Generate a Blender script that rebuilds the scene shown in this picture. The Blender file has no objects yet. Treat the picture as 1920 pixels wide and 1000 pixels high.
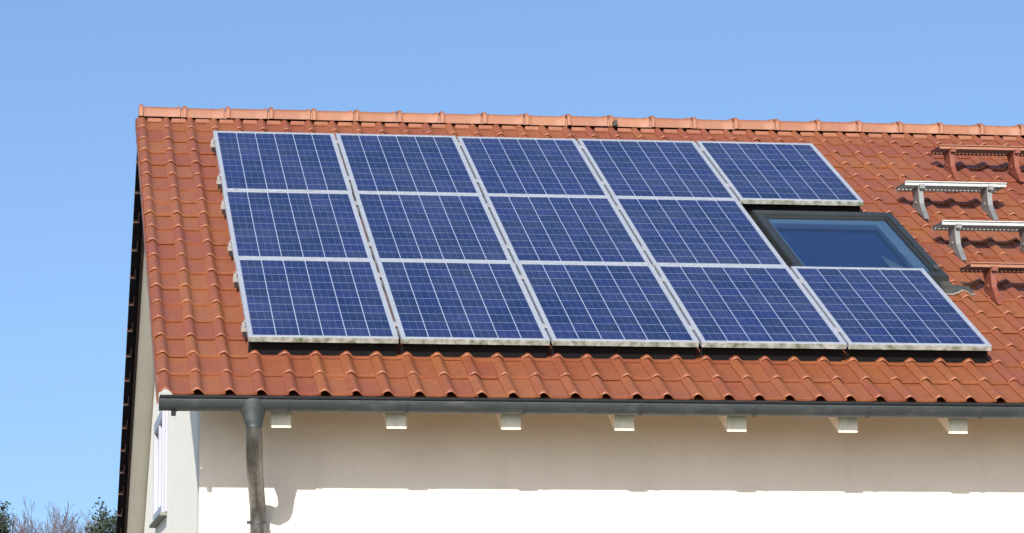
import bpy, bmesh, math, random
from mathutils import Matrix, Vector, Euler
random.seed(7)
S = bpy.context.scene
COL = S.collection

# ------------------------------------------------------------------ camera
TH = 0.4498779                       # roof pitch
CT, ST = math.cos(TH), math.sin(TH)
CAM = Vector((-1.2588970, -18.7441508, -2.0115746))
AR = Vector((0.9925658932, -0.1217078531, -0.0003822182))
AU = Vector((-0.0155336481, -0.1297953045, 0.9914191267))
AF = Vector((0.1207131036, 0.9840428738, 0.1307209533))
FPX = 5369.036
cam_d = bpy.data.cameras.new('camera')
cam = bpy.data.objects.new('camera', cam_d); COL.objects.link(cam)
M = Matrix.Identity(4)
for i in range(3):
    M[i][0] = AR[i]; M[i][1] = AU[i]; M[i][2] = -AF[i]; M[i][3] = CAM[i]
cam.matrix_world = M
cam_d.sensor_width = 36.0
cam_d.lens = FPX / 1920 * 36.0
cam_d.shift_x = (960 - 760) / 1920
cam_d.clip_end = 3000
S.camera = cam

# ------------------------------------------------------------------ light
SUN_TAN = 0.52                       # drop per metre of +Y travel
SUN_X = 0.330                        # drift to the right per metre of +Y travel
sdir = Vector((SUN_X, 1.0, -SUN_TAN)).normalized()
sun_d = bpy.data.lights.new('sun', 'SUN')
sun_d.energy = 5.0; sun_d.angle = math.radians(0.5); sun_d.color = (1.0, 0.95, 0.88)
sun = bpy.data.objects.new('sun', sun_d); COL.objects.link(sun)
sun.rotation_euler = sdir.to_track_quat('-Z', 'Y').to_euler()
sun.location = (-8, -25, 12)
W = bpy.data.worlds.new('World'); S.world = W; W.use_nodes = True
nt = W.node_tree
bg = nt.nodes['Background']
sky = nt.nodes.new('ShaderNodeTexSky'); sky.sky_type = 'NISHITA'; sky.sun_disc = False
tosun = -sdir
sky.sun_elevation = math.asin(tosun.z)
sky.sun_rotation = math.atan2(tosun.x, tosun.y)
sky.air_density = 1.0; sky.dust_density = 2.0; sky.ozone_density = 4.2; sky.altitude = 0
tc_ = nt.nodes.new('ShaderNodeTexCoord')      # hazy day: the sky pales only slowly towards the horizon
lift = nt.nodes.new('ShaderNodeVectorMath'); lift.operation = 'ADD'; lift.inputs[1].default_value = (0, 0, 0.16)
nrm = nt.nodes.new('ShaderNodeVectorMath'); nrm.operation = 'NORMALIZE'
nt.links.new(tc_.outputs['Generated'], lift.inputs[0]); nt.links.new(lift.outputs[0], nrm.inputs[0]); nt.links.new(nrm.outputs[0], sky.inputs[0])
nt.links.new(sky.outputs[0], bg.inputs[0]); bg.inputs[1].default_value = 0.13
S.view_settings.view_transform = 'Standard'; S.view_settings.look = 'None'
S.view_settings.gamma = 1.0; S.view_settings.use_curve_mapping = False
S.view_settings.exposure = 0.55
S.render.engine = 'CYCLES'

# ------------------------------------------------------------------ materials
def mat(name, col, rough=0.7, metal=0.0, spec=0.5, noise=None, bump=None, coat=0.0):
    """noise=(scale, colour2, amount); bump=(scale, strength)"""
    m = bpy.data.materials.new(name); m.use_nodes = True
    n = m.node_tree; b = n.nodes['Principled BSDF']
    b.inputs['Base Color'].default_value = (*col, 1); b.inputs['Roughness'].default_value = rough
    b.inputs['Metallic'].default_value = metal; b.inputs['Specular IOR Level'].default_value = spec
    b.inputs['Coat Weight'].default_value = coat; b.inputs['Coat Roughness'].default_value = 0.04
    geo = n.nodes.new('ShaderNodeNewGeometry')
    if noise:
        t = n.nodes.new('ShaderNodeTexNoise'); t.inputs['Scale'].default_value = noise[0]
        t.inputs['Detail'].default_value = 6; t.inputs['Roughness'].default_value = 0.65
        n.links.new(geo.outputs['Position'], t.inputs['Vector'])
        r = n.nodes.new('ShaderNodeValToRGB'); r.color_ramp.elements[0].position = 0.38; r.color_ramp.elements[1].position = 0.68
        r.color_ramp.elements[0].color = (0, 0, 0, 1); r.color_ramp.elements[1].color = (noise[2],) * 3 + (1,)
        n.links.new(t.outputs['Fac'], r.inputs[0])
        mx = n.nodes.new('ShaderNodeMix'); mx.data_type = 'RGBA'
        n.links.new(r.outputs[0], mx.inputs[0])
        mx.inputs[6].default_value = (*col, 1); mx.inputs[7].default_value = (*noise[1], 1)
        n.links.new(mx.outputs[2], b.inputs['Base Color'])
    if bump:
        t = n.nodes.new('ShaderNodeTexNoise'); t.inputs['Scale'].default_value = bump[0]; t.inputs['Detail'].default_value = 8
        n.links.new(geo.outputs['Position'], t.inputs['Vector'])
        u = n.nodes.new('ShaderNodeBump'); u.inputs['Strength'].default_value = bump[1]; u.inputs['Distance'].default_value = 0.01
        n.links.new(t.outputs['Fac'], u.inputs['Height']); n.links.new(u.outputs[0], b.inputs['Normal'])
    return m

def streaks(m, col, amount, sx=7.0, sz=.55):
    n = m.node_tree; L = n.links.new; b = n.nodes['Principled BSDF']
    src = b.inputs['Base Color'].links[0].from_socket
    geo = n.nodes.new('ShaderNodeNewGeometry'); mp = n.nodes.new('ShaderNodeMapping'); mp.inputs['Scale'].default_value = (sx, sx, sz)
    t = n.nodes.new('ShaderNodeTexNoise'); t.inputs['Scale'].default_value = 1.0; t.inputs['Detail'].default_value = 7; t.inputs['Roughness'].default_value = .7
    L(geo.outputs['Position'], mp.inputs[0]); L(mp.outputs[0], t.inputs['Vector'])
    r = n.nodes.new('ShaderNodeMapRange'); r.inputs[1].default_value = .52; r.inputs[2].default_value = .75; r.inputs[3].default_value = 0; r.inputs[4].default_value = amount
    L(t.outputs['Fac'], r.inputs[0])
    mx = n.nodes.new('ShaderNodeMix'); mx.data_type = 'RGBA'; L(r.outputs[0], mx.inputs[0]); L(src, mx.inputs[6]); mx.inputs[7].default_value = (*col, 1)
    L(mx.outputs[2], b.inputs['Base Color'])

def mat_tile(name, a, b_, c_, rough=0.5, blotch=0.6):
    m = bpy.data.materials.new(name); m.use_nodes = True
    n = m.node_tree; L = n.links.new; b = n.nodes['Principled BSDF']
    geo = n.nodes.new('ShaderNodeNewGeometry'); oi = n.nodes.new('ShaderNodeObjectInfo')
    add = n.nodes.new('ShaderNodeMath'); add.operation = 'ADD'
    L(geo.outputs['Random Per Island'], add.inputs[0]); L(oi.outputs['Random'], add.inputs[1])
    fr = n.nodes.new('ShaderNodeMath'); fr.operation = 'FRACT'; L(add.outputs[0], fr.inputs[0])
    ramp = n.nodes.new('ShaderNodeValToRGB'); e = ramp.color_ramp
    e.elements[0].position = 0.0; e.elements[0].color = (*a, 1)
    e.elements[1].position = 0.55; e.elements[1].color = (*b_, 1)
    x = e.elements.new(1.0); x.color = (*c_, 1)
    L(fr.outputs[0], ramp.inputs[0])
    # large weathering, in place on the roof
    t = n.nodes.new('ShaderNodeTexNoise'); t.inputs['Scale'].default_value = 1.3; t.inputs['Detail'].default_value = 3
    L(geo.outputs['Position'], t.inputs['Vector'])
    r1 = n.nodes.new('ShaderNodeValToRGB'); r1.color_ramp.elements[0].position = 0.45; r1.color_ramp.elements[1].position = 0.72
    r1.color_ramp.elements[1].color = (blotch,) * 3 + (1,)
    L(t.outputs['Fac'], r1.inputs[0])
    m1 = n.nodes.new('ShaderNodeMix'); m1.data_type = 'RGBA'; L(r1.outputs[0], m1.inputs[0]); L(ramp.outputs[0], m1.inputs[6])
    m1.inputs[7].default_value = (c_[0] * 1.08, c_[1] * 1.14, c_[2] * 0.62, 1)
    # fine speckle and dirt
    t2 = n.nodes.new('ShaderNodeTexNoise'); t2.inputs['Scale'].default_value = 22; t2.inputs['Detail'].default_value = 7; t2.inputs['Roughness'].default_value = .7
    L(geo.outputs['Position'], t2.inputs['Vector'])
    r2 = n.nodes.new('ShaderNodeValToRGB'); r2.color_ramp.elements[0].position = 0.3; r2.color_ramp.elements[1].position = 0.75
    r2.color_ramp.elements[0].color = (0.84, 0.83, 0.83, 1); r2.color_ramp.elements[1].color = (1.15, 1.15, 1.15, 1)
    L(t2.outputs['Fac'], r2.inputs[0])
    m2 = n.nodes.new('ShaderNodeMix'); m2.data_type = 'RGBA'; m2.blend_type = 'MULTIPLY'; m2.inputs[0].default_value = 1
    L(m1.outputs[2], m2.inputs[6]); L(r2.outputs[0], m2.inputs[7]); L(m2.outputs[2], b.inputs['Base Color'])
    rr = n.nodes.new('ShaderNodeMapRange'); rr.inputs[3].default_value = rough - .1; rr.inputs[4].default_value = rough + .15
    L(t2.outputs['Fac'], rr.inputs[0]); L(rr.outputs[0], b.inputs['Roughness'])
    bu = n.nodes.new('ShaderNodeBump'); bu.inputs['Strength'].default_value = .35; bu.inputs['Distance'].default_value = .004
    L(t2.outputs['Fac'], bu.inputs['Height']); L(bu.outputs[0], b.inputs['Normal'])
    return m

M_TILE = mat_tile('clay_tile', (.200, .057, .029), (.210, .065, .030), (.228, .077, .031), rough=.44, blotch=.35)
M_RIDGE = mat_tile('clay_ridge', (.225, .088, .047), (.245, .100, .054), (.265, .112, .060), rough=.58, blotch=.3)
M_FILL = mat_tile('clay_filler', (.25, .095, .055), (.265, .105, .06), (.28, .115, .065), rough=.5, blotch=.3)
M_WALL = mat('white_render', (.73, .685, .605), .92, spec=.2, noise=(2.4, (.66, .605, .52), .6), bump=(140, .35))
M_GABLE = mat('cream_render', (.85, .815, .74), .92, spec=.2, noise=(2.2, (.78, .74, .65), .5), bump=(140, .35))
M_ZINC = mat('weathered_zinc', (.052, .060, .062), .5, metal=.35, noise=(9, (.040, .046, .046), .8), bump=(30, .15))
M_PIPE = mat('old_zinc_pipe', (.150, .140, .130), .40, metal=.55, noise=(9, (.060, .054, .045), .9), bump=(25, .1))
M_STRAP = mat('dull_zinc_strap', (.030, .034, .036), .6, metal=.2, noise=(20, (.05, .055, .055), .6))
M_SHADE = mat('shade_black', (.006, .006, .007), .8, spec=.15)  # colour of the added strips that paint the shade under panels
M_DARK = mat('dark_bead', (.012, .013, .015), .7, spec=.15, noise=(20, (.022, .022, .024), .6))
M_PAINTW = mat('white_painted_wood', (.78, .72, .59), .6, noise=(8, (.64, .57, .45), .6), bump=(60, .15))
M_WOOD = mat('stained_soffit_wood', (.66, .27, .045), .6, noise=(6, (.54, .21, .03), .7), bump=(40, .2))
M_SOFFIT = mat('beige_soffit_board', (.68, .645, .58), .7, noise=(2.5, (.58, .55, .48), .6), bump=(60, .15))
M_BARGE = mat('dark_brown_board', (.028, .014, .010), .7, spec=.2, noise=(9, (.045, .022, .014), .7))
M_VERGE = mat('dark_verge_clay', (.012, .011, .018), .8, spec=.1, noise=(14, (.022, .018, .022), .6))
M_HOOK = mat('verge_clay_edge', (.15, .085, .075), .6, noise=(14, (.09, .05, .045), .6))
M_ALU = mat('anodised_frame', (.43, .46, .51), .38, metal=.35, noise=(18, (.34, .37, .40), .7))
M_ALUDIRT = mat('dirty_frame_lip', (.38, .38, .35), .55, metal=.2, noise=(16, (.085, .10, .055), 1.0))
M_BACK = mat('white_backsheet', (.33, .38, .50), .35, coat=1.0)
M_RAIL = mat('aluminium_rail', (.55, .55, .54), .45, metal=.6, noise=(20, (.4, .4, .38), .6))
M_BLACK = mat('black_plastic', (.015, .015, .016), .5)
M_SKYF = mat('grey_window_cladding', (.036, .043, .045), .42, metal=.3, noise=(12, (.022, .026, .026), .7))
M_RUB = mat('dark_gasket', (.02, .022, .024), .5)
M_LEAD = mat('lead_flashing', (.045, .05, .049), .6, metal=.2, noise=(14, (.09, .09, .08), .6), bump=(25, .5))
M_LEADE = mat('pale_flashing_edge', (.17, .14, .11), .6, noise=(20, (.12, .10, .08), .6))
M_GALV = mat('galvanised_steel', (.50, .51, .50), .5, metal=.35, noise=(25, (.36, .37, .36), .8), bump=(60, .1))
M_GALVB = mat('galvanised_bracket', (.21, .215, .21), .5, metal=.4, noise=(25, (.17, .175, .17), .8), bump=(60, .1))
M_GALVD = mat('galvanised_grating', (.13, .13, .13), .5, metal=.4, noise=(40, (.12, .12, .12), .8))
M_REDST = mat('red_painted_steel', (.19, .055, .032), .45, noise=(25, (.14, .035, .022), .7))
M_REDBAR = mat('red_tread_edge', (.29, .125, .070), .45, noise=(25, (.25, .10, .055), .7))
M_WHITE = mat('white_window_frame', (.78, .78, .80), .4)
M_WINF = mat('lavender_white_frame', (.33, .33, .38), .4)
M_TRIM = mat('grey_window_trim', (.34, .34, .40), .5)
M_SILL = mat('grey_green_sill', (.16, .17, .14), .6, noise=(12, (.10, .11, .09), .6))
M_CREAM = mat('white_lining', (.75, .75, .73), .7)
M_BLIND = mat('blue_blind', (.035, .165, .46), .9, noise=(1.2, (.05, .20, .52), .6))
M_LINING = mat('pale_blue_lining', (.72, .88, .86), .8)
M_ROOM = mat('pale_room_wall', (.45, .47, .50), .9)
M_GRASS = mat('grass', (.07, .10, .03), .9, noise=(2, (.11, .12, .05), .8), bump=(30, .6))
M_PATH = mat('pale_paving', (.20, .175, .145), .85, noise=(5, (.15, .13, .105), .8), bump=(30, .4))
M_BARK = mat('grey_brown_bark', (.095, .080, .095), .9, noise=(20, (.06, .048, .055), .7))
M_LEAF = mat('evergreen_leaf', (.022, .042, .022), .6, noise=(6, (.045, .065, .030), .8))

streaks(M_WALL, (.54, .50, .43), .3); streaks(M_ZINC, (.13, .135, .13), .8, 5, 9); streaks(M_PIPE, (.030, .024, .018), 1.0, 22, 7.0); streaks(M_PAINTW, (.42, .36, .27), .7, 16, 6)
def mat_cell():
    m = bpy.data.materials.new('polycrystalline_cell'); m.use_nodes = True
    n = m.node_tree; L = n.links.new; b = n.nodes['Principled BSDF']
    tc = n.nodes.new('ShaderNodeTexCoord'); oi = n.nodes.new('ShaderNodeObjectInfo'); geo = n.nodes.new('ShaderNodeNewGeometry')
    v = n.nodes.new('ShaderNodeTexVoronoi'); v.inputs['Scale'].default_value = 55
    L(geo.outputs['Position'], v.inputs['Vector'])
    sp = n.nodes.new('ShaderNodeSeparateColor'); L(v.outputs['Color'], sp.inputs[0])
    r = n.nodes.new('ShaderNodeValToRGB')
    r.color_ramp.elements[0].color = (.003, .009, .046, 1); r.color_ramp.elements[1].color = (.009, .021, .088, 1)
    L(sp.outputs[0], r.inputs[0])
    r2 = n.nodes.new('ShaderNodeValToRGB')
    r2.color_ramp.elements[0].color = (.65, .85, .80, 1); r2.color_ramp.elements[1].color = (1.6, 1.1, 1.3, 1)
    L(oi.outputs['Random'], r2.inputs[0])
    mx = n.nodes.new('ShaderNodeMix'); mx.data_type = 'RGBA'; mx.blend_type = 'MULTIPLY'; mx.inputs[0].default_value = 1
    L(r.outputs[0], mx.inputs[6]); L(r2.outputs[0], mx.inputs[7])
    # two bus bars, along the slope
    s = n.nodes.new('ShaderNodeSeparateXYZ'); L(tc.outputs['Object'], s.inputs[0])
    ab = n.nodes.new('ShaderNodeMath'); ab.operation = 'ABSOLUTE'; L(s.outputs[0], ab.inputs[0])
    su = n.nodes.new('ShaderNodeMath'); su.operation = 'SUBTRACT'; L(ab.outputs[0], su.inputs[0]); su.inputs[1].default_value = .026
    a2 = n.nodes.new('ShaderNodeMath'); a2.operation = 'ABSOLUTE'; L(su.outputs[0], a2.inputs[0])
    lt = n.nodes.new('ShaderNodeMath'); lt.operation = 'LESS_THAN'; L(a2.outputs[0], lt.inputs[0]); lt.inputs[1].default_value = .0011
    m3 = n.nodes.new('ShaderNodeMix'); m3.data_type = 'RGBA'; L(lt.outputs[0], m3.inputs[0]); L(mx.outputs[2], m3.inputs[6])
    m3.inputs[7].default_value = (.075, .10, .21, 1)
    # dust on the glass
    t = n.nodes.new('ShaderNodeTexNoise'); t.inputs['Scale'].default_value = 2.2; t.inputs['Detail'].default_value = 8; t.inputs['Roughness'].default_value = .7
    L(geo.outputs['Position'], t.inputs['Vector'])
    rd = n.nodes.new('ShaderNodeMapRange'); rd.inputs[1].default_value = .4; rd.inputs[2].default_value = .75; rd.inputs[3].default_value = .0; rd.inputs[4].default_value = .10
    L(t.outputs['Fac'], rd.inputs[0])
    m4 = n.nodes.new('ShaderNodeMix'); m4.data_type = 'RGBA'; L(rd.outputs[0], m4.inputs[0]); L(m3.outputs[2], m4.inputs[6])
    m4.inputs[7].default_value = (.22, .22, .26, 1)
    L(m4.outputs[2], b.inputs['Base Color'])
    b.inputs['Roughness'].default_value = .4; b.inputs['Specular IOR Level'].default_value = .3
    b.inputs['Coat Weight'].default_value = .6; b.inputs['Coat Roughness'].default_value = .09
    return m
M_CELL = mat_cell()

def mat_glass():
    m = bpy.data.materials.new('window_glass'); m.use_nodes = True
    n = m.node_tree; L = n.links.new
    out = n.nodes['Material Output']; n.nodes.remove(n.nodes['Principled BSDF'])
    tr = n.nodes.new('ShaderNodeBsdfTransparent'); tr.inputs[0].default_value = (.90, .95, .97, 1)
    gl = n.nodes.new('ShaderNodeBsdfGlossy'); gl.inputs['Roughness'].default_value = .02; gl.inputs[0].default_value = (.9, .95, 1, 1)
    fr = n.nodes.new('ShaderNodeFresnel'); fr.inputs[0].default_value = 1.6
    mu = n.nodes.new('ShaderNodeMath'); mu.operation = 'MULTIPLY_ADD'; mu.inputs[1].default_value = 1.35; mu.inputs[2].default_value = .0; mu.use_clamp = True
    L(fr.outputs[0], mu.inputs[0])
    mx = n.nodes.new('ShaderNodeMixShader'); L(mu.outputs[0], mx.inputs[0]); L(tr.outputs[0], mx.inputs[1]); L(gl.outputs[0], mx.inputs[2])
    L(mx.outputs[0], out.inputs[0])
    return m
M_GLASS = mat_glass()

# ------------------------------------------------------------------ helpers
def newmesh(name, verts, faces, m=None, smooth=False):
    me = bpy.data.meshes.new(name); me.from_pydata([tuple(v) for v in verts], [], faces); me.update()
    if m is not None: me.materials.append(m)
    if smooth:
        for p in me.polygons: p.use_smooth = True
    return me

def link(name, me, parent=None, loc=None, rot=None, mw=None):
    o = bpy.data.objects.new(name, me); COL.objects.link(o)
    if parent is not None: o.parent = parent
    if mw is not None: o.matrix_basis = mw
    if loc is not None: o.location = loc
    if rot is not None: o.rotation_euler = rot
    return o

class MB:
    def __init__(s): s.v = []; s.f = []
    def add(s, vs, fs):
        k = len(s.v); s.v += [Vector(v) for v in vs]; s.f += [tuple(i + k for i in f) for f in fs]
    def box(s, x0, x1, y0, y1, z0, z1, fr=None):
        vs = [Vector((x, y, z)) for z in (z0, z1) for y in (y0, y1) for x in (x0, x1)]
        if fr: vs = [fr @ v for v in vs]
        s.add(vs, [(0, 2, 3, 1), (4, 5, 7, 6), (0, 1, 5, 4), (2, 6, 7, 3), (0, 4, 6, 2), (1, 3, 7, 5)])
    def prism(s, poly, x0, x1):
        """poly: list of (y, z), extruded along x"""
        n = len(poly)
        s.add([(x0, y, z) for y, z in poly] + [(x1, y, z) for y, z in poly],
              [tuple(range(n)), tuple(range(2 * n - 1, n - 1, -1))] + [(i, i + n, (i + 1) % n + n, (i + 1) % n) for i in range(n)])
    def tube(s, pts, rad, n=16, cap=True):
        pts = [Vector(p) for p in pts]; rings = []
        up = None
        for i, p in enumerate(pts):
            d = (pts[min(i + 1, len(pts) - 1)] - pts[max(i - 1, 0)]).normalized()
            a = up if up is not None else (Vector((1, 0, 0)) if abs(d.x) < .9 else Vector((0, 1, 0)))
            a = (a - d * a.dot(d)).normalized(); up = a; b = d.cross(a)
            r = rad[i] if isinstance(rad, (list, tuple)) else rad
            rings.append([p + (a * math.cos(2 * math.pi * k / n) + b * math.sin(2 * math.pi * k / n)) * r for k in range(n)])
        k0 = len(s.v); s.v += [v for r in rings for v in r]
        for i in range(len(pts) - 1):
            for k in range(n):
                s.f.append((k0 + i * n + k, k0 + i * n + (k + 1) % n, k0 + (i + 1) * n + (k + 1) % n, k0 + (i + 1) * n + k))
        if cap:
            s.f.append(tuple(k0 + k for k in range(n))[::-1]); s.f.append(tuple(k0 + (len(pts) - 1) * n + k for k in range(n)))
    def mesh(s, name, m, smooth=False, bevel=0, fixn=True):
        me = newmesh(name, s.v, s.f, m, smooth)
        if fixn or bevel:
            b = bmesh.new(); b.from_mesh(me)
            bmesh.ops.recalc_face_normals(b, faces=b.faces)
            if bevel:
                ed = [e for e in b.edges if len(e.link_faces) == 2 and e.calc_face_angle(0) > .6]
                bmesh.ops.bevel(b, geom=ed, offset=bevel, segments=2, affect='EDGES', clamp_overlap=True)
            b.to_mesh(me); b.free()
        if smooth:
            me.shade_smooth() if hasattr(me, 'shade_smooth') else None
            try: me.set_sharp_from_angle(angle=math.radians(40))
            except Exception: pass
        return me
    def obj(s, name, m, parent=None, **k):
        return link(name, s.mesh(name, m, **k), parent)

def roofp(u, v, h=0.0): return Vector((u, v * CT - h * ST, v * ST + h * CT))
RF = Matrix(((1, 0, 0, 0), (0, CT, -ST, 0), (0, ST, CT, 0), (0, 0, 0, 1)))      # roof frame -> world
def rmat(u, v, h, extra=None):
    m = Matrix.Translation(roofp(u, v, h)) @ RF
    return m @ extra if extra is not None else m
def px(p):
    d = Vector(p) - CAM; z = d.dot(AF); return 760 + FPX * d.dot(AR) / z, 500 - FPX * d.dot(AU) / z

def tag(o, label=None, cat=None, group=None, kind=None):
    if label: o['label'] = label
    if cat: o['category'] = cat
    if group: o['group'] = group
    if kind: o['kind'] = kind
    return o
def empty(name, mw):
    o = bpy.data.objects.new(name, None); COL.objects.link(o); o.matrix_basis = mw; o.empty_display_size = .2; return o

H = 0.17                             # panel glass above tile pans
HT = -H
UL = -0.580                          # verge (left edge of the tiles)
UR = 9.7                             # right end of the roof
V0 = -0.669; CP = 0.3466; TW = 0.2032; VR = 5.988
AP = roofp(UL, VR, HT)               # apex
GZ = -3.75                           # ground level
XW, YW = -0.300, 0.305               # outer faces of gable wall and front wall
XW2 = UR - 0.28
REAR = 9.0                           # rear slope length
def rearp(x, s, h=0.0): return Vector((x, AP.y + s * CT + h * ST, AP.z - s * ST + h * CT))
YB = rearp(0, REAR).y - 0.7          # rear wall

# ------------------------------------------------------------------ ground
g = MB(); g.add([(-900, -900, GZ), (900, -900, GZ), (900, 1500, GZ), (-900, 1500, GZ)], [(0, 1, 2, 3)])
tag(g.obj('ground', M_GRASS), kind='structure')
g = MB(); g.box(-3.2, 14, -4.5, YW, GZ - .2, GZ + .05); g.box(-3.2, XW, YW, YB + 2, GZ - .2, GZ + .05)  # unseen paving, added to bounce warm light onto the wall
tag(g.obj('bounce_pavement', M_PATH, bevel=.01), kind='structure')

# ------------------------------------------------------------------ house
house = empty('house', Matrix.Identity(4))
tag(house, 'white rendered house with red clay tile roof, dark grey gutter and exposed rafter ends', 'house')
def slope_z(y, h):                   # height of a line h below/above tile plane at depth y, both slopes
    if y <= AP.y: return -math.tan(TH) * 0 + (y * ST + (HT + h)) / CT
    return AP.z + h / CT - (y - AP.y) * math.tan(TH)
DK = -0.13                           # underside of the roof deck
w = MB()
w.box(XW, XW2, YW, YW + .3, GZ, slope_z(YW + .02, DK) - .004)
w.obj('front_wall', M_WALL, house)
w = MB()   # gable wall with the window opening
WY0, WY1, WZ0, WZ1 = 5.75, 8.3, -.93, .06
e = .0
ya, yb = YW + .30, YB
T = .28
x0, x1 = XW, XW + T
def gp(y, off=-.004): return (y, slope_z(y, DK) + off)
w.prism([(ya, GZ), (WY0, GZ), (WY0, slope_z(AP.y, DK) - .004) if WY0 < AP.y else gp(WY0), (AP.y, slope_z(AP.y, DK) - .01), gp(ya)], x0, x1)
w.prism([(WY0, GZ), (WY1, GZ), (WY1, WZ0), (WY0, WZ0)], x0, x1)
w.prism([(WY0, WZ1), (WY1, WZ1), gp(WY1), gp(WY0)], x0, x1)
w.prism([(WY1, GZ), (yb, GZ), gp(yb), gp(WY1)], x0, x1)
w.obj('gable_wall', M_GABLE, house)
w = MB(); w.prism([(YW + .3, GZ), (YB, GZ), gp(YB), (AP.y, slope_z(AP.y, DK) - .01), gp(YW + .3)], XW2 - .28, XW2); w.obj('gable_wall', M_GABLE, house)
w = MB(); w.box(XW + T, XW2 - .28, YB - .3, YB, GZ, slope_z(YB, DK) - .01); w.obj('rear_wall', M_GABLE, house)

# gable window
win = MB()
X = XW
win.box(X - .045, X + .10, WY0 + .02, WY0 + .12, WZ0 + .02, WZ1 - .02)
win.box(X - .03, X + .10, WY1 - .12, WY1 - .02, WZ0 + .02, WZ1 - .02)
win.box(X - .03, X + .10, WY0 + .12, WY1 - .12, WZ1 - .12, WZ1 - .02)
win.box(X - .03, X + .10, WY0 + .12, WY1 - .12, WZ0 + .02, WZ0 + .12)
ym = (WY0 + WY1) / 2
win.box(X - .03, X + .10, ym - .06, ym + .06, WZ0 + .12, WZ1 - .12)
wo = win.obj('window', M_WINF, house, bevel=.006)
p = MB(); p.box(X + .03, X + .036, WY0 + .12, ym - .06, WZ0 + .12, WZ1 - .12); p.obj('pane', M_GLASS, wo)
p = MB(); p.box(X + .03, X + .036, ym + .06, WY1 - .12, WZ0 + .12, WZ1 - .12); p.obj('pane', M_GLASS, wo)
p = MB(); p.prism([(WY0 - .08, WZ0 + .0), (WY1 + .06, WZ0 + .0), (WY1 + .06, WZ0 + .028), (WY0 - .08, WZ0 + .028)], X - .062, X + .1)
p.obj('sill', M_SILL, wo, bevel=.004)
p = MB(); p.box(X - .022, X - .001, WY0 - .10, WY0 - .01, WZ0 + .03, WZ1); p.obj('window_trim', M_TRIM, wo, bevel=.005)

# roof deck: two slabs, wooden underside
r = MB()
h0, h1 = HT - .035, HT + DK
r.add([roofp(x, v, h) for h in (h1, h0) for v in (V0 + .10, VR) for x in (UL + .10, UR - .1)],
      [(0, 2, 3, 1), (4, 5, 7, 6), (0, 1, 5, 4), (0, 4, 6, 2), (1, 3, 7, 5)])
r.add([rearp(x, s, h) for h in (h1 - HT, h0 - HT) for s in (0, REAR) for x in (UL + .10, UR - .1)],
      [(0, 1, 3, 2), (4, 6, 7, 5), (2, 3, 7, 6), (0, 2, 6, 4), (1, 5, 7, 3)])
roof = r.obj('roof', M_WOOD, house)

# --- clay tiles
PW = .222
def prof(x):
    """roll then flat pan; x from 0 to PW"""
    if x < .087:
        t = x / .087; h = .036 * math.sin(math.pi * min(1, max(0, t))) ** 1.0
        if t < .5: h = max(h, .012)
        return h + .002
    t = (x - .087) / (PW - .087)
    return .002 + .004 * max(0, t - .75) * 4 - .002 * math.sin(math.pi * t)
xs = [0, .004, .014, .028, .0435, .059, .072, .081, .090, .120, .170, PW]
TL = .385
def tile_mesh(name, seed):
    rnd = random.Random(seed)
    dw = rnd.uniform(-.0012, .0012); 
    rows = []   # (distance down from the head, height offset)
    rows.append([(x, TL, prof(x) * .9) for x in xs])
    r_ = lambda x: min(1, prof(x) / .03) if x < .089 else .18      # the roll ends in a rounded nose, the pan in a thin edge
    rows.append([(x, .024, prof(x) + .019 + dw * (x / PW)) for x in xs])
    rows.append([(x, .001 + .013 * r_(x), prof(x) + .020 + dw * (x / PW)) for x in xs])
    rows.append([(x, .0005 + .005 * r_(x), prof(x) + .0204 - .0032 * r_(x)) for x in xs])
    rows.append([(x, .0, prof(x) + .0206 - .0085 * r_(x)) for x in xs])
    rows.append([(x, .0, prof(x) + .0065) for x in xs])
    rows.append([(x, .012, prof(x) + .0055) for x in xs])
    rows.append([(x, .10, prof(x) + .002) for x in xs])
    v = []; f = []
    n = len(xs)
    for rr in rows: v += [(x - .0525, y, z) for x, y, z in rr]
    for i in range(len(rows) - 1):
        for k in range(n - 1): f.append((i * n + k, i * n + n + k, i * n + n + k + 1, i * n + k + 1))
    # left edge, standing on the neighbour's pan
    k = len(v); v += [(-.0525, TL, -.002), (-.0525, .02, -.001), (-.0525, .002, .0)]
    f += [(0, k, k + 1, n), (n, k + 1, k + 2, 2 * n), (2 * n, k + 2, 5 * n, 4 * n, 3 * n)]
    me = newmesh(name, v, f, M_TILE, True)
    try: me.set_sharp_from_angle(angle=math.radians(50))
    except Exception: pass
    return me
TM = [tile_mesh('tile', i) for i in range(5)]
rs = random.Random(3)
U0 = -0.5525
ncol = int((UR - .05 - U0) / TW) + 1
NROW = 19
SKU0, SKU1, SKV0, SKV1 = 4.12, 5.26, 1.62, 3.25
vis = []; hid = []
def stepped(u, v): return False
for k in range(NROW):
    for c in range(ncol):
        u = U0 + c * TW; v = V0 + k * CP
        # opening for the roof window
        if u + .02 > SKU0 + .02 and u + .12 < SKU1 - .02 and v > SKV0 + .02 and v + CP < SKV1: continue
        ex = Matrix.Rotation(rs.uniform(-.006, .006), 4, 'Z') @ Matrix.Rotation(rs.uniform(-.006, .008), 4, 'X') @ Matrix.Rotation(rs.uniform(-.008, .008), 4, 'Y')
        mw = rmat(u + rs.uniform(-.002, .002), v + rs.uniform(-.003, .003), HT + rs.uniform(0, .0015), ex)
        x1_, y1_ = px(roofp(u - .05, v + .15, HT)); 
        cov = (u > .06 and u + .1 < 4.98 and v > .12 and v < 4.86 and not (u > 3.95 and SKV0 - .0 < v < SKV1))
        if u > 4.0 and u + .05 < SKU1 and SKV0 - .5 < v + .1 < SKV1 + .1: cov = True
        if cov or x1_ > 1922: hid.append((mw, (k * 7 + c * 3) % 5))
        else: vis.append((x1_, mw, (k * 7 + c * 3) % 5))
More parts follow.
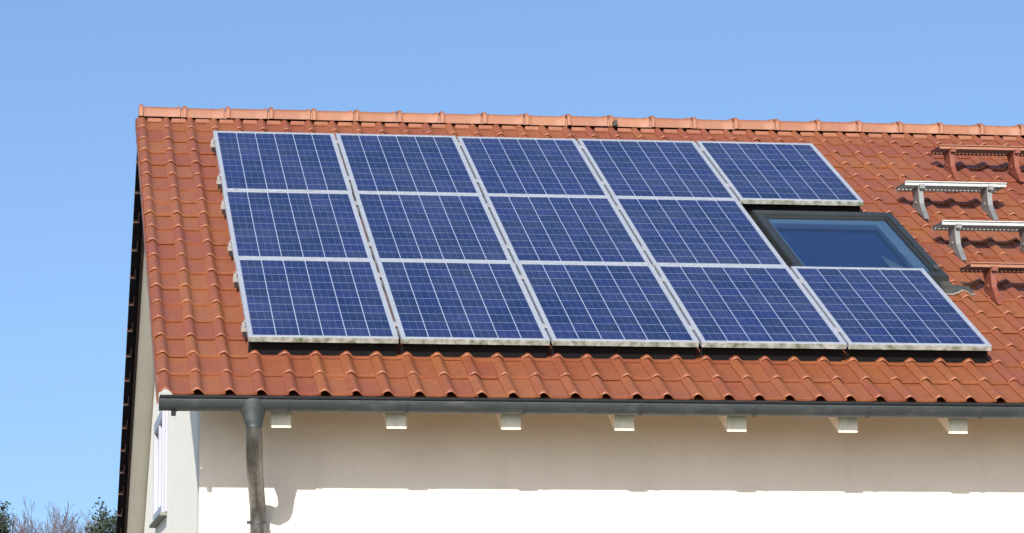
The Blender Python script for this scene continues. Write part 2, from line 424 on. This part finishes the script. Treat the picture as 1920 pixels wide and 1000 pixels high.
vis.sort(key=lambda t: t[0])
for x_, mw, q in vis[296:]: hid.append((mw, q))
vis = vis[:296]
for x_, mw, q in vis: link('tile', TM[q], roof, mw=mw)
print('TILES visible', len(vis), 'joined', len(hid))
hv = []; hf = []
for mw, q in hid:
    k = len(hv); me = TM[q]
    hv += [mw @ v.co for v in me.vertices]; hf += [tuple(i + k for i in p.vertices) for p in me.polygons]
me = newmesh('tile_field', hv, hf, M_TILE, True)
try: me.set_sharp_from_angle(angle=math.radians(50))
except Exception: pass
tag(link('tile_field', me, roof), kind='stuff')

# rear slope tiles: one joined field
hv = []; hf = []
Rz = Matrix.Rotation(math.pi, 4, 'Z')
REARM = Matrix.Translation((0, AP.y, AP.z)) @ Matrix(((1, 0, 0, 0), (0, CT, ST, 0), (0, -ST, CT, 0), (0, 0, 0, 1)))
s = .46
while s < REAR + .1:
    for c in range(int((UR - UL) / TW)):
        mw = REARM @ Matrix.Translation((UL + .17 + c * TW, s, 0)) @ Rz @ Matrix.Diagonal((1, 1.28, 1, 1))
        k = len(hv); me = TM[c % 5]
        hv += [mw @ v.co for v in me.vertices]; hf += [tuple(i + k for i in p.vertices) for p in me.polygons]
    s += .46
me = newmesh('rear_tile_field', hv, hf, M_TILE, True)
tag(link('rear_tile_field', me, roof), kind='stuff')

# verge pieces of the rear slope: dark side lips with a clay edge at each course
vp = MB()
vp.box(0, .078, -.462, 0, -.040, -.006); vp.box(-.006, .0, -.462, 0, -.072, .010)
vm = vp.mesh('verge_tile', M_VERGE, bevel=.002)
hk = MB(); hk.box(-.012, .044, .0, .016, -.078, -.044); hk.box(.036, .046, -.11, .0, -.056, -.044)
hm = hk.mesh('verge_hook', M_HOOK, bevel=.002)
s = .56
while s < REAR:
    mw = REARM @ Matrix.Translation((UL, s, rs.uniform(-.002, .002)))
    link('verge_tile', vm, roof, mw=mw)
    link('verge_hook', hm, roof, mw=mw @ Matrix.Translation((rs.uniform(-.002, .002), .0, 0)))
    s += .46
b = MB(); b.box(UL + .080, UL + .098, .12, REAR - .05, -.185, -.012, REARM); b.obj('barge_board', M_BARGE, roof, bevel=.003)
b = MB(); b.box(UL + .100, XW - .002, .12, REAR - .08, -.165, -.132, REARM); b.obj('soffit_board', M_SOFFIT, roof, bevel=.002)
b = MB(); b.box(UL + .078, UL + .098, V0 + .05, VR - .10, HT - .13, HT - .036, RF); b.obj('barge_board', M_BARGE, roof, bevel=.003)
b = MB(); b.box(UL + .100, XW - .002, V0 + .14, VR - .12, HT - .160, HT - .132, RF); b.obj('soffit_board', M_SOFFIT, roof, bevel=.002)
# side lips of the front verge tiles
for k in range(NROW):
    b = MB(); b.box(-.010, .0, .0, CP + .015, -.070, .014)
    if k == 0: lipm = b.mesh('tile_lip', M_TILE, bevel=.003)
    ex = Matrix.Rotation(-.045, 4, 'X')
    link('tile_lip', lipm, roof, mw=rmat(U0 - .0535 + rs.uniform(-.001, .001), V0 + k * CP + .003, HT + .013, ex))

# --- ridge
RP = .370
def ridge_mesh():
    v = []; f = []; n = 13
    # along x: left collar (wide, raised), body, slightly narrowing
    secs = [(-.004, .80), (-.003, 1.14), (.004, 1.24), (.024, 1.25), (.034, 1.18), (.038, .93), (.048, .93), (.054, 1.02), (.10, 1.0), (.24, .985), (.318, .985), (.328, 1.10), (.348, 1.11), (.352, .82), (.384, .85)]
    for x, sc in secs:
        for k in range(n):
            a = math.pi * k / (n - 1)
            v.append((x, -.112 * math.cos(a) * (sc * .5 + .5), -.060 + (.053 + .054 * math.sin(a) ** .85 * (sc + (sc - 1) * .45)) * (1 if 0 < k < n - 1 else .15) - .0))
    for i in range(len(secs) - 1):
        for k in range(n - 1): f.append((i * n + k, i * n + k + 1, i * n + n + k + 1, i * n + n + k))
    f.append(tuple(range(n))[::-1])
    me = newmesh('ridge_tile', v, f, M_RIDGE, True)
    b = bmesh.new(); b.from_mesh(me); bmesh.ops.recalc_face_normals(b, faces=b.faces); b.to_mesh(me); b.free()
    try: me.set_sharp_from_angle(angle=math.radians(38))
    except Exception: pass
    return me
rm = ridge_mesh()
x = UL - .003; i = 0
while x < UR:
    ex = Matrix.Rotation(rs.uniform(-.006, .006), 4, 'Y') @ Matrix.Rotation(rs.uniform(-.008, .008), 4, 'Z')
    link('ridge_tile', rm, roof, mw=Matrix.Translation((x, AP.y, AP.z + .046 + rs.uniform(-.003, .003))) @ ex)
    x += RP; i += 1
# upstand of the top course under the ridge
fm = MB(); fm.box(-.060, .060, -.030, .030, .0, .012); fmm = fm.mesh('ridge_filler', M_FILL, bevel=.005)
for c in range(ncol):
    link('ridge_filler', fmm, roof, mw=rmat(U0 + c * TW + .098, VR - .152, HT + .018, Matrix.Rotation(.30, 4, 'X')))
c = MB(); c.add([(0, 0, 0), (.05, -.01, .002), (.045, -.015, .055), (.012, -.02, .028), (.0, .02, .0), (.05, .02, .005), (.045, .01, .05), (.012, .01, .03)],
      [(0, 1, 2, 3), (4, 7, 6, 5), (0, 4, 5, 1), (1, 5, 6, 2), (2, 6, 7, 3), (3, 7, 4, 0)])
tag(link('ridge_clip', c.mesh('ridge_clip', M_BLACK), roof, loc=(3.50, AP.y - .13, AP.z + .0)), 'small black clip poking out under one ridge tile')

# --- rafters
for k in range(14):
    u = .186 + k * .7490
    if u > XW2: break
    yf = -.395
    zt = slope_z(yf, DK) - .004
    zb = -.633
    hb = (zb + .0) - zt
    y1_ = YW + .29
    r_ = MB()
    sl = math.tan(TH)
    r_.prism([(yf, zt), (YW - .002, slope_z(YW, DK) - .006), (YW - .002, zb + (YW - yf) * sl), (yf + .006, zb - .001), (yf, zb + .005)], u - .066, u + .066)
    r_.obj('rafter_end', M_PAINTW, house, bevel=.004)

# --- gutter
gy, gz, gr = -.530, -.455, .070
def gsec(n, ry, rz, a0=0.0): return [(gy - ry * math.cos(math.pi * k / n), gz - rz * math.sin(math.pi * k / n)) for k in range(n + 1)]
GX0, GX1 = -.600, UR + .02
v = []; f = []
outer = gsec(14, gr, .086); inner = gsec(14, gr - .003, .083)
for X_ in (GX0, GX1):
    v += [(X_, y, z) for y, z in outer] + [(X_, y, z) for y, z in inner]
n = 15
for k in range(n - 1):
    f.append((k, k + 1, 2 * n + k + 1, 2 * n + k)); f.append((n + k, 3 * n + k, 3 * n + k + 1, n + k + 1))
f += [(0, 2 * n, 3 * n, n), (n - 1, 2 * n - 1, 4 * n - 1, 3 * n - 1)]
gut = link('gutter', newmesh('gutter', v, f, M_ZINC, True), house)
b = MB(); b.tube([(GX0 - .002, gy - gr - .001, gz + .0), (GX1, gy - gr - .001, gz + .0)], .0115, 10); b.obj('gutter_bead', M_DARK, gut, smooth=True)
for X_ in (GX0 - .003, GX1):
    b = MB(); b.prism([(gy - (gr + .003) * math.cos(math.pi * k / 14), gz - .089 * math.sin(math.pi * k / 14)) for k in range(15)], X_, X_ + .004); b.obj('end_cap', M_ZINC, gut)
bm_ = MB()
o2 = gsec(14, gr + .0040, .0900); i2 = gsec(14, gr + .0005, .0865)
vv = []; ff = []
for X_ in (-.011, .011): vv += [(X_, y, z) for y, z in o2] + [(X_, y, z) for y, z in i2]
for k in range(14):
    ff.append((k, k + 1, 2 * n + k + 1, 2 * n + k)); ff.append((n + k, 3 * n + k, 3 * n + k + 1, n + k + 1))
    ff.append((k, n + k, n + k + 1, k + 1)); ff.append((2 * n + k, 2 * n + k + 1, 3 * n + k + 1, 3 * n + k))
bm_.add(vv, ff); bmm = bm_.mesh('gutter_bracket', M_STRAP)
for k in range(13): link('gutter_bracket', bmm, gut, loc=(.222 + k * .7605, 0, 0))
b = MB(); b.box(-.525, -.495, gy - .02, gy + .01, gz - .118, gz - .083); b.obj('gutter_nub', M_DARK, gut, bevel=.003)

# --- downpipe
def ell(cx, y, z, rx, ry, n=24): return [Vector((cx + rx * math.cos(2 * math.pi * k / n), y + ry * math.sin(2 * math.pi * k / n), z)) for k in range(n)]
fn = MB(); n = 24
rings = [(-.005, -.532, gz - .008, .100, .078), (-.005, -.532, gz - .050, .092, .076), (.003, -.528, gz - .168, .054, .054), (.003, -.528, gz - .182, .0535, .0535)]
vv = []; ff = []
for a in rings: vv += ell(*a)
for i in range(len(rings) - 1):
    for k in range(n): ff.append((i * n + k, i * n + (k + 1) % n, (i + 1) * n + (k + 1) % n, (i + 1) * n + k))
fn.add(vv, ff)
hop = fn.mesh('downpipe_outlet', M_ZINC, smooth=True)
dp = MB()
pts = [(.003, -.528, -.62), (.003, -.528, -.72)]
A = Vector((.005, -.528, -.74)); 
path = [Vector((.003, -.528, -.60)), Vector((.003, -.528, -.66)), Vector((.005, -.500, -.71)), Vector((.011, -.44, -.765)), Vector((.026, -.28, -.868)), Vector((.050, -.05, -.970)), Vector((.068, .10, -1.050)), Vector((.079, .175, -1.100)), Vector((.083, .205, -1.19)), Vector((.085, .205, GZ + .06))]
dp.tube(path, [.050, .050, .052, .053, .053, .053, .054, .054, .051, .051], 24)
dpo = dp.obj('downpipe', M_PIPE, house, smooth=True)
link('downpipe_outlet', hop, dpo)
b = MB(); b.tube([(.003, -.528, -.628), (.003, -.528, -.642)], .0545, 24); b.obj('pipe_collar', M_ZINC, dpo, smooth=True)
for zc in (-1.215, -3.0):
    b = MB(); b.tube([(.084, .205, zc - .007), (.084, .205, zc + .007)], .054, 24)
    b.box(.010, .036, .195, .215, zc - .012, zc + .012); b.box(.132, .142, .198, .212, zc - .008, zc + .008)
    b.box(.076, .092, .25, .304, zc - .006, zc + .006)
    b.obj('pipe_clamp', M_ZINC, dpo)

# --- roof window (part of the house)
sw = MB()
fh = HT + .115
def rbox(m_, u0, u1, v0, v1, h0_, h1_): m_.box(u0, u1, v0, v1, h0_, h1_, RF)
FU0, FU1, FV0, FV1 = 4.135, 5.262, 1.66, 3.245
rbox(sw, FU0, FU1, FV1 - .10, FV1, HT, fh); rbox(sw, FU0, FU1, FV0, FV0 + .10, HT, fh)
rbox(sw, FU0, FU0 + .062, FV0 + .10, FV1 - .10, HT, fh); rbox(sw, FU1 - .062, FU1, FV0 + .10, FV1 - .10, HT, fh)
skl = sw.obj('skylight', M_SKYF, house, bevel=.008)
tag(skl, 'grey framed roof window set in the tiles beside the panels')
sb = MB(); q0, q1, q2, q3 = FU0 + .062, FU1 - .062, FV0 + .10, FV1 - .10; t_ = .022; hs = fh - .012
rbox(sb, q0, q0 + t_, q2, q3, HT, hs); rbox(sb, q1 - t_, q1, q2, q3, HT, hs); rbox(sb, q0 + t_, q1 - t_, q3 - t_, q3, HT, hs); rbox(sb, q0 + t_, q1 - t_, q2, q2 + t_, HT, hs)
sb.obj('gasket', M_RUB, skl, bevel=.003)
pg = MB(); a0, a1, a2, a3 = q0 + t_, q1 - t_, q2 + t_, q3 - t_; hg = fh - .025
pg.add([roofp(a0, a2, hg), roofp(a1, a2, hg), roofp(a1, a3, hg), roofp(a0, a3, hg)], [(0, 1, 2, 3)]); pg.obj('pane', M_GLASS, skl, fixn=False)
li = MB()   # lining of the shaft under the glass
dpth = hg - .085
hh = hg - .03
li.add([roofp(*p_) for p_ in ((a0, a2, hh), (a1, a2, hh), (a1, a3, hh), (a0, a3, hh), (a0, a2, dpth), (a1, a2, dpth), (a1, a3, dpth), (a0, a3, dpth))],
       [(0, 4, 5, 1), (1, 5, 6, 2), (2, 6, 7, 3), (3, 7, 4, 0)]); li.obj('lining', M_LINING, skl, fixn=False)
ss = MB()   # wooden/white inner sash
for (b0, b1, c0, c1) in ((a0, a0 + .03, a2, a3), (a1 - .10, a1, a2, a3), (a0 + .03, a1 - .10, a3 - .12, a3), (a0 + .03, a1 - .10, a2, a2 + .03)): rbox(ss, b0, b1, c0, c1, hg - .05, hg - .008)
ss.obj('sash', M_LINING, skl, bevel=.003)
bl_ = MB(); bl_.add([roofp(a0, a2, hg - .075), roofp(a1, a2, hg - .075), roofp(a1, a3, hg - .075), roofp(a0, a3, hg - .075)], [(0, 1, 2, 3)])
bl_.obj('blind', M_BLIND, skl, fixn=False)
tri = MB(); tri.add([roofp(4.905, a2 + .04, hg - .03), roofp(5.085, a2 + .04, hg - .03), roofp(4.925, 2.30, hg - .03)], [(0, 1, 2)]); tri.obj('curtain', M_CREAM, skl)
fl = MB()   # side and bottom flashing
rbox(fl, FU0 - .06, FU0 - .002, 1.50, FV1 + .04, HT + .0, HT + .052); rbox(fl, FU1 + .002, FU1 + .035, 1.62, FV1 + .03, HT + .0, HT + .045)
rbox(fl, FU0 - .06, FU1 + .035, FV1 + .002, FV1 + .07, HT + .01, HT + .050)
fl.obj('flashing', M_LEAD, skl, bevel=.006)
ap = MB(); nn = 40; vv = []; ff = []
for j, (vv_, dh) in enumerate(((1.66, .050), (1.59, .034), (1.51, .020))):
    for k in range(nn + 1):
        u = 4.10 + (5.42 - 4.10) * k / nn
        ph = ((u - U0 + .0525) % TW); bump = prof(min(ph, PW)) * (1.0 if j else .3)
        vv.append(roofp(u, vv_, HT + dh * .55 + bump * .9 + .012))
for j in range(2):
    for k in range(nn): ff.append((j * (nn + 1) + k, j * (nn + 1) + k + 1, (j + 1) * (nn + 1) + k + 1, (j + 1) * (nn + 1) + k))
me = newmesh('flashing_apron', vv, ff, M_LEAD, True); link('flashing_apron', me, skl)
ae = MB(); ae.tube([v_ + Vector((0, -.004, .0)) for v_ in vv[2 * (nn + 1):]], .009, 6); ae.obj('apron_edge', M_LEADE, skl, smooth=True)
cb = MB(); rbox(cb, 5.19, 5.275, 1.60, 1.70, HT + .02, HT + .075); rbox(cb, 5.19, 5.245, 1.80, 1.87, fh - .003, fh + .02); cb.obj('hinge_cover', M_LEAD, skl, bevel=.008)

# ------------------------------------------------------------------ solar array
PUi, PVi = 1.0155, 1.675
PWd, PHt = .997, 1.665
FW = .030
fb = MB()
fb.box(0, FW, 0, PHt, -.038, 0); fb.box(PWd - FW, PWd, 0, PHt, -.038, 0)
fb.box(FW, PWd - FW, PHt - FW, PHt, -.038, -.0004); fb.box(FW, PWd - FW, .004, FW, -.038, -.0004)
frame_me = fb.mesh('frame', M_ALU, bevel=.0015)
lp = MB(); lp.box(.001, PWd - .001, -.0025, .0035, -.0385, -.006); lip_me = lp.mesh('frame_lip', M_ALUDIRT)
bs = MB(); bs.box(FW, PWd - FW, FW, PHt - FW, -.012, -.0055); back_me = bs.mesh('backsheet', M_BACK)
gm_ = MB(); gm_.box(.006, PWd - .006, .055, .059, -.150, -.040); shade_me = gm_.mesh('shade_strip', M_SHADE)  # added strip, its black stands for the shade under the panel
cu = (PWd - 2 * FW) / 6; cv = (PHt - 2 * FW) / 10
cm = MB(); cm.box(-cu / 2 + .0031, cu / 2 - .0031, -cv / 2 + .0029, cv / 2 - .0029, -.0004, .0006)
cell_me = cm.mesh('cell', M_CELL)
DESC = {(0, 2): 'top left solar panel in the corner of the array below the ridge',
        (1, 2): 'top row solar panel right of the top left corner panel',
        (2, 2): 'middle one of the five solar panels in the row under the ridge',
        (3, 2): 'top row solar panel just left of the top right corner panel',
        (4, 2): 'top right solar panel standing directly above the roof window',
        (0, 1): 'leftmost solar panel of the four in the middle row',
        (1, 1): 'second solar panel from the left in the middle row of four',
        (2, 1): 'third solar panel from the left in the middle row of four',
        (3, 1): 'middle row solar panel directly left of the roof window',
        (0, 0): 'bottom left solar panel nearest the downpipe corner',
        (1, 0): 'bottom row solar panel just right of the bottom left corner panel',
        (2, 0): 'centre one of the five solar panels in the row above the gutter',
        (3, 0): 'bottom row solar panel just left of the bottom right corner panel',
        (4, 0): 'bottom right solar panel directly below the roof window'}
for (i, j), lab in DESC.items():
    du = {0: 0, 1: -.004, 2: 0}[j]
    P = empty('solar_panel', rmat(i * PUi + du + rs.uniform(-.0015, .0015), j * PVi + rs.uniform(-.002, .002), 0, Matrix.Rotation(rs.uniform(-.0015, .0015), 4, 'X')))
    tag(P, lab , 'solar panel', 'solar panels in three rows on the roof')
    link('frame', frame_me, P); link('frame_lip', lip_me, P); link('backsheet', back_me, P)
    if j == 0 or (i, j) == (4, 2): link('shade_strip', shade_me, P)
    for a in range(6):
        for c_ in range(10):
            link('cell', cell_me, P, loc=(FW + cu * (a + .5), FW + cv * (c_ + .5), -.0054))

# mounting rails with clamps
rail_v = [(4.78, 5.05, 'highest rail'), (3.73, 5.05, 'second highest rail'), (3.065, 4.03, 'third highest rail'), (2.04, 4.03, 'third lowest rail'), (1.33, 5.05, 'second lowest rail'), (.292, 5.05, 'lowest rail')]
for v_, u1, wh in rail_v:
    rb = MB(); rb.box(.004, u1 + .035, -.016, .016, -.030, 0); 
    R_ = link('mounting_rail', rb.mesh('mounting_rail', M_RAIL, bevel=.002)); R_.matrix_basis = rmat(-.035, v_, -.0395)
    tag(R_, f'{wh} of the silver mounting rails ending just left of the solar panels', 'mounting rail', 'mounting rails under the solar panels')
    b = MB(); b.box(.008, .030, -.018, .018, .001, .028); b.box(.02, .042, -.018, .018, .036, .044)
    link('end_clamp', b.mesh('end_clamp', M_RAIL, bevel=.002), R_)
    b = MB(); b.box(.014, .045, -.022, .0, -.070, -.033); link('roof_hook', b.mesh('roof_hook', M_RUB, bevel=.003), R_)
    for i in range(1, int(round(u1 / PUi)) + 0):
        b = MB(); b.box(-.012, .012, -.03, .03, .028, .0425); link('mid_clamp', b.mesh('mid_clamp', M_RAIL, bevel=.001), R_, loc=(.035 + i * PUi - .009, 0, 0))

# ------------------------------------------------------------------ roof steps
def step(F, u0, width, br, mats, label):
    bar_m, gr_m, br_m = mats
    E = empty('roof_step', Matrix.Translation(F))
    tag(E, label, 'roof step', 'roof steps for the chimney sweep')
    x0 = u0 - F.x; zt = .245; D = .25
    t = MB(); t.box(x0, x0 + width, -.004, .0, zt - .012, zt + .022); t.box(x0, x0 + width, -.018, -.004, zt + .014, zt + .022)
    t.obj('tread_edge', bar_m, E, bevel=.0015)
    g_ = MB()
    g_.box(x0, x0 + .006, .001, D, zt - .010, zt + .012); g_.box(x0 + width - .006, x0 + width, .001, D, zt - .010, zt + .012)
    nb = int(width / .032)
    for i in range(1, nb):
        xx = x0 + width * i / nb; g_.box(xx - .0028, xx + .0028, .001, D - .005, zt - .013, zt + .010)
    for i in range(1, 7):
        yy = D * i / 7; g_.box(x0 + .006, x0 + width - .006, yy - .002, yy + .002, zt - .006, zt + .0095)
    g_.obj('grating', gr_m, E)
    sb_ = MB()
    nt_ = int(width / .032) * 2
    vs_ = []
    for i in range(nt_ + 1):
        xx = x0 + width * i / nt_; vs_ += [(xx, D, zt - .016 - (.006 if i % 2 else 0)), (xx, D, zt + .010), (xx, D + .005, zt + .010), (xx, D + .005, zt - .016 - (.006 if i % 2 else 0))]
    fs_ = []
    for i in range(nt_):
        for k in range(4): fs_.append((i * 4 + k, i * 4 + (k + 1) % 4, (i + 1) * 4 + (k + 1) % 4, (i + 1) * 4 + k))
    sb_.add(vs_, fs_ + [(0, 1, 2, 3), (nt_ * 4, nt_ * 4 + 3, nt_ * 4 + 2, nt_ * 4 + 1)]); sb_.obj('toothed_edge', bar_m, E)
    for bx_ in br:
        xb = bx_ - F.x
        b = MB()
        # side plate
        sl = .483
        plate = [(.012, zt - .014), (.185, zt - .014), (.175, zt - .06), (.150, .150), (.155, .110), (.185, sl * .185 + .012), (.150, sl * .150 + .004), (-.135, -.135 * sl + .006), (-.125, -.125 * sl + .024), (-.055, .030), (-.012, .085), (.008, .16)]
        b.prism(plate, xb - .003, xb + .003)
        # front flange following the plate's front edge
        fe = [(.012, zt - .014), (.008, .16), (-.012, .085), (-.055, .030), (-.125, -.125 * sl + .024), (-.140, -.140 * sl + .012)]
        for (ya_, za_), (yb_, zb_) in zip(fe, fe[1:]):
            b.add([(xb - .004, ya_ - .004, za_ - .0), (xb + .034, ya_ - .004, za_), (xb + .034, yb_ - .004, zb_), (xb - .004, yb_ - .004, zb_),
                   (xb - .004, ya_ + .002, za_), (xb + .034, ya_ + .002, za_), (xb + .034, yb_ + .002, zb_), (xb - .004, yb_ + .002, zb_)],
                  [(0, 1, 2, 3), (4, 7, 6, 5), (0, 4, 5, 1), (3, 2, 6, 7), (0, 3, 7, 4), (1, 5, 6, 2)])
        b.box(xb - .002, xb + .040, -.030, -.006, zt - .040, zt - .006)
        B = b.obj('bracket', br_m, E)
        bl = MB(); bl.tube([(xb + .018, -.033, zt - .022), (xb + .018, -.028, zt - .022)], .012, 8); bl.obj('bolt', br_m, B)
        bl = MB(); bl.tube([(xb - .012, .075, .105), (xb - .002, .075, .105)], .013, 8); bl.obj('bolt', br_m, B)
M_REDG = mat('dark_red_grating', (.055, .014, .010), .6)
GM = (M_GALV, M_GALVD, M_GALVB); RM = (M_REDBAR, M_REDG, M_REDST)
def foot(u, v): return roofp(u, v + .05, -.13)
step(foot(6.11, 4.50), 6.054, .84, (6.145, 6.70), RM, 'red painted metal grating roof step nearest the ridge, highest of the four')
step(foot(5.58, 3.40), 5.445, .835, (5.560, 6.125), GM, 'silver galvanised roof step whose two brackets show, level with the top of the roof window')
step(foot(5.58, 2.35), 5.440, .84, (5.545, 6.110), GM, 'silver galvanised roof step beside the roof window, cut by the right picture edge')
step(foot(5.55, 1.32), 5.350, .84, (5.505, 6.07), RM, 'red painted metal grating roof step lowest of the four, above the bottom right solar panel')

# ------------------------------------------------------------------ trees and shrubs behind, left
def branchy(name, x, y, h, seed, label, spread=.35, levels=5, m=M_BARK, fine=.010, parent=None):
    rnd = random.Random(seed)
    v = []; f = []; tv = []; tf = []
    def seg(V, Fc, a, b_, ra, rb):
        d = (b_ - a); 
        if d.length < 1e-5: return
        d.normalize(); q = d.orthogonal().normalized(); w_ = d.cross(q); k = len(V); n_ = 4
        for p_, r_ in ((a, ra), (b_, rb)):
            for i in range(n_): an = 2 * math.pi * i / n_; V.append(p_ + (q * math.cos(an) + w_ * math.sin(an)) * r_)
        for i in range(n_): Fc.append((k + i, k + (i + 1) % n_, k + n_ + (i + 1) % n_, k + n_ + i))
    tips = []
    def grow(p_, d, L_, r_, lv):
        V, Fc = (v, f) if lv <= 1 else (tv, tf)
        n_ = 3; 
        for i in range(n_):
            d2 = (d + Vector((rnd.uniform(-1, 1), rnd.uniform(-1, 1), rnd.uniform(-.4, .9))) * .16).normalized()
            q = p_ + d2 * L_ / n_; r2 = max(r_ * (1 - .2), fine * .6)
            seg(V, Fc, p_, q, r_, r2); p_, d, r_ = q, d2, r2
            if lv < levels and i > 0 or (lv < levels and rnd.random() < .6):
                dd = (d + Vector((rnd.uniform(-1, 1), rnd.uniform(-1, 1), rnd.uniform(-.1, .6))) * (spread + .5)).normalized()
                grow(p_, dd, L_ * rnd.uniform(.5, .72), max(r_ * .6, fine * .6), lv + 1)
        tips.append((p_, d))
        if lv < levels: grow(p_, d, L_ * .62, r_, lv + 1)
    base = Vector((0, 0, 0))
    for k in range(5):
        a = rnd.uniform(0, 6.28); grow(base + Vector((math.cos(a) * .08, math.sin(a) * .08, 0)), Vector((math.cos(a) * spread, math.sin(a) * spread, 1)).normalized(), h * .42, .035, 0)
    zmax = max(p_.z for p_, d in tips); sc = h / zmax
    E = empty(name, Matrix.Translation((x, y, GZ)))
    tag(E, *label)
    link('trunk', newmesh('trunk', [q * sc for q in v], f, m), E)
    link('twigs', newmesh('twigs', [q * sc for q in tv], tf, m), E)
    return E, [(p_ * sc, d) for p_, d in tips], rnd
GR = 'bare shrubs behind the house'
def wx(pxx, Y, z):        # world x for picture column (approx) at depth
    t = (Y - CAM.y); return CAM.x + t * math.tan(math.atan((pxx - 760) / FPX) + math.atan2(AF.x, AF.y))
bz = lambda py, Y: CAM.z + (1208 - py) / FPX * (Y - CAM.y) / .99
branchy('bare_shrub', wx(62, 44, 0), 44, bz(938, 44) - GZ, 11, ('leafless purplish twiggy shrub left of the two, beside the dark evergreen at the picture edge', 'shrub', GR))
branchy('bare_shrub', wx(128, 46, 0), 46, bz(945, 46) - GZ, 23, ('leafless greyish twiggy shrub between the other bare shrub and the roof edge', 'shrub', GR))
branchy('bare_shrub', wx(95, 52, 0), 52, bz(955, 52) - GZ, 31, ('leafless twiggy shrub standing farther back between the two bare shrubs', 'shrub', GR))
def evergreen(x, y, h, seed, label):
    E, tips, rnd = branchy('evergreen_shrub', x, y, h, seed, label, spread=.12, levels=4, fine=.012)
    for ch in E.children:
        for q_ in ch.data.vertices: q_.co.x *= .30; q_.co.y *= .30
    tips = [(Vector((p_.x * .30, p_.y * .30, p_.z)), d) for p_, d in tips]
    v = []; f = []
    for p_, d in tips:
        for i in range(7):
            c_ = p_ + Vector((rnd.gauss(0, .06), rnd.gauss(0, .06), rnd.gauss(-.05, .08)))
            a = Vector((rnd.uniform(-1, 1), rnd.uniform(-1, 1), rnd.uniform(-.6, 1))).normalized(); b_ = a.orthogonal().normalized()
            b_ = Matrix.Rotation(rnd.uniform(0, 6.28), 3, a) @ b_
            l_ = rnd.uniform(.03, .055); k = len(v)
            v += [c_ - a * l_, c_ + b_ * l_ * .45, c_ + a * l_, c_ - b_ * l_ * .45]; f.append((k, k + 1, k + 2, k + 3))
    tag(link('foliage', newmesh('foliage', v, f, M_LEAF), E), kind='stuff')
evergreen(wx(-6, 40, 0), 40, bz(950, 40) - GZ, 5, ('dark green leafy shrub cut by the left picture edge', 'shrub', 'evergreen shrubs behind the house'))
evergreen(wx(203, 41, 0), 41, bz(950, 41) - GZ, 9, ('dark green leafy shrub against the dark roof verge', 'shrub', 'evergreen shrubs behind the house'))
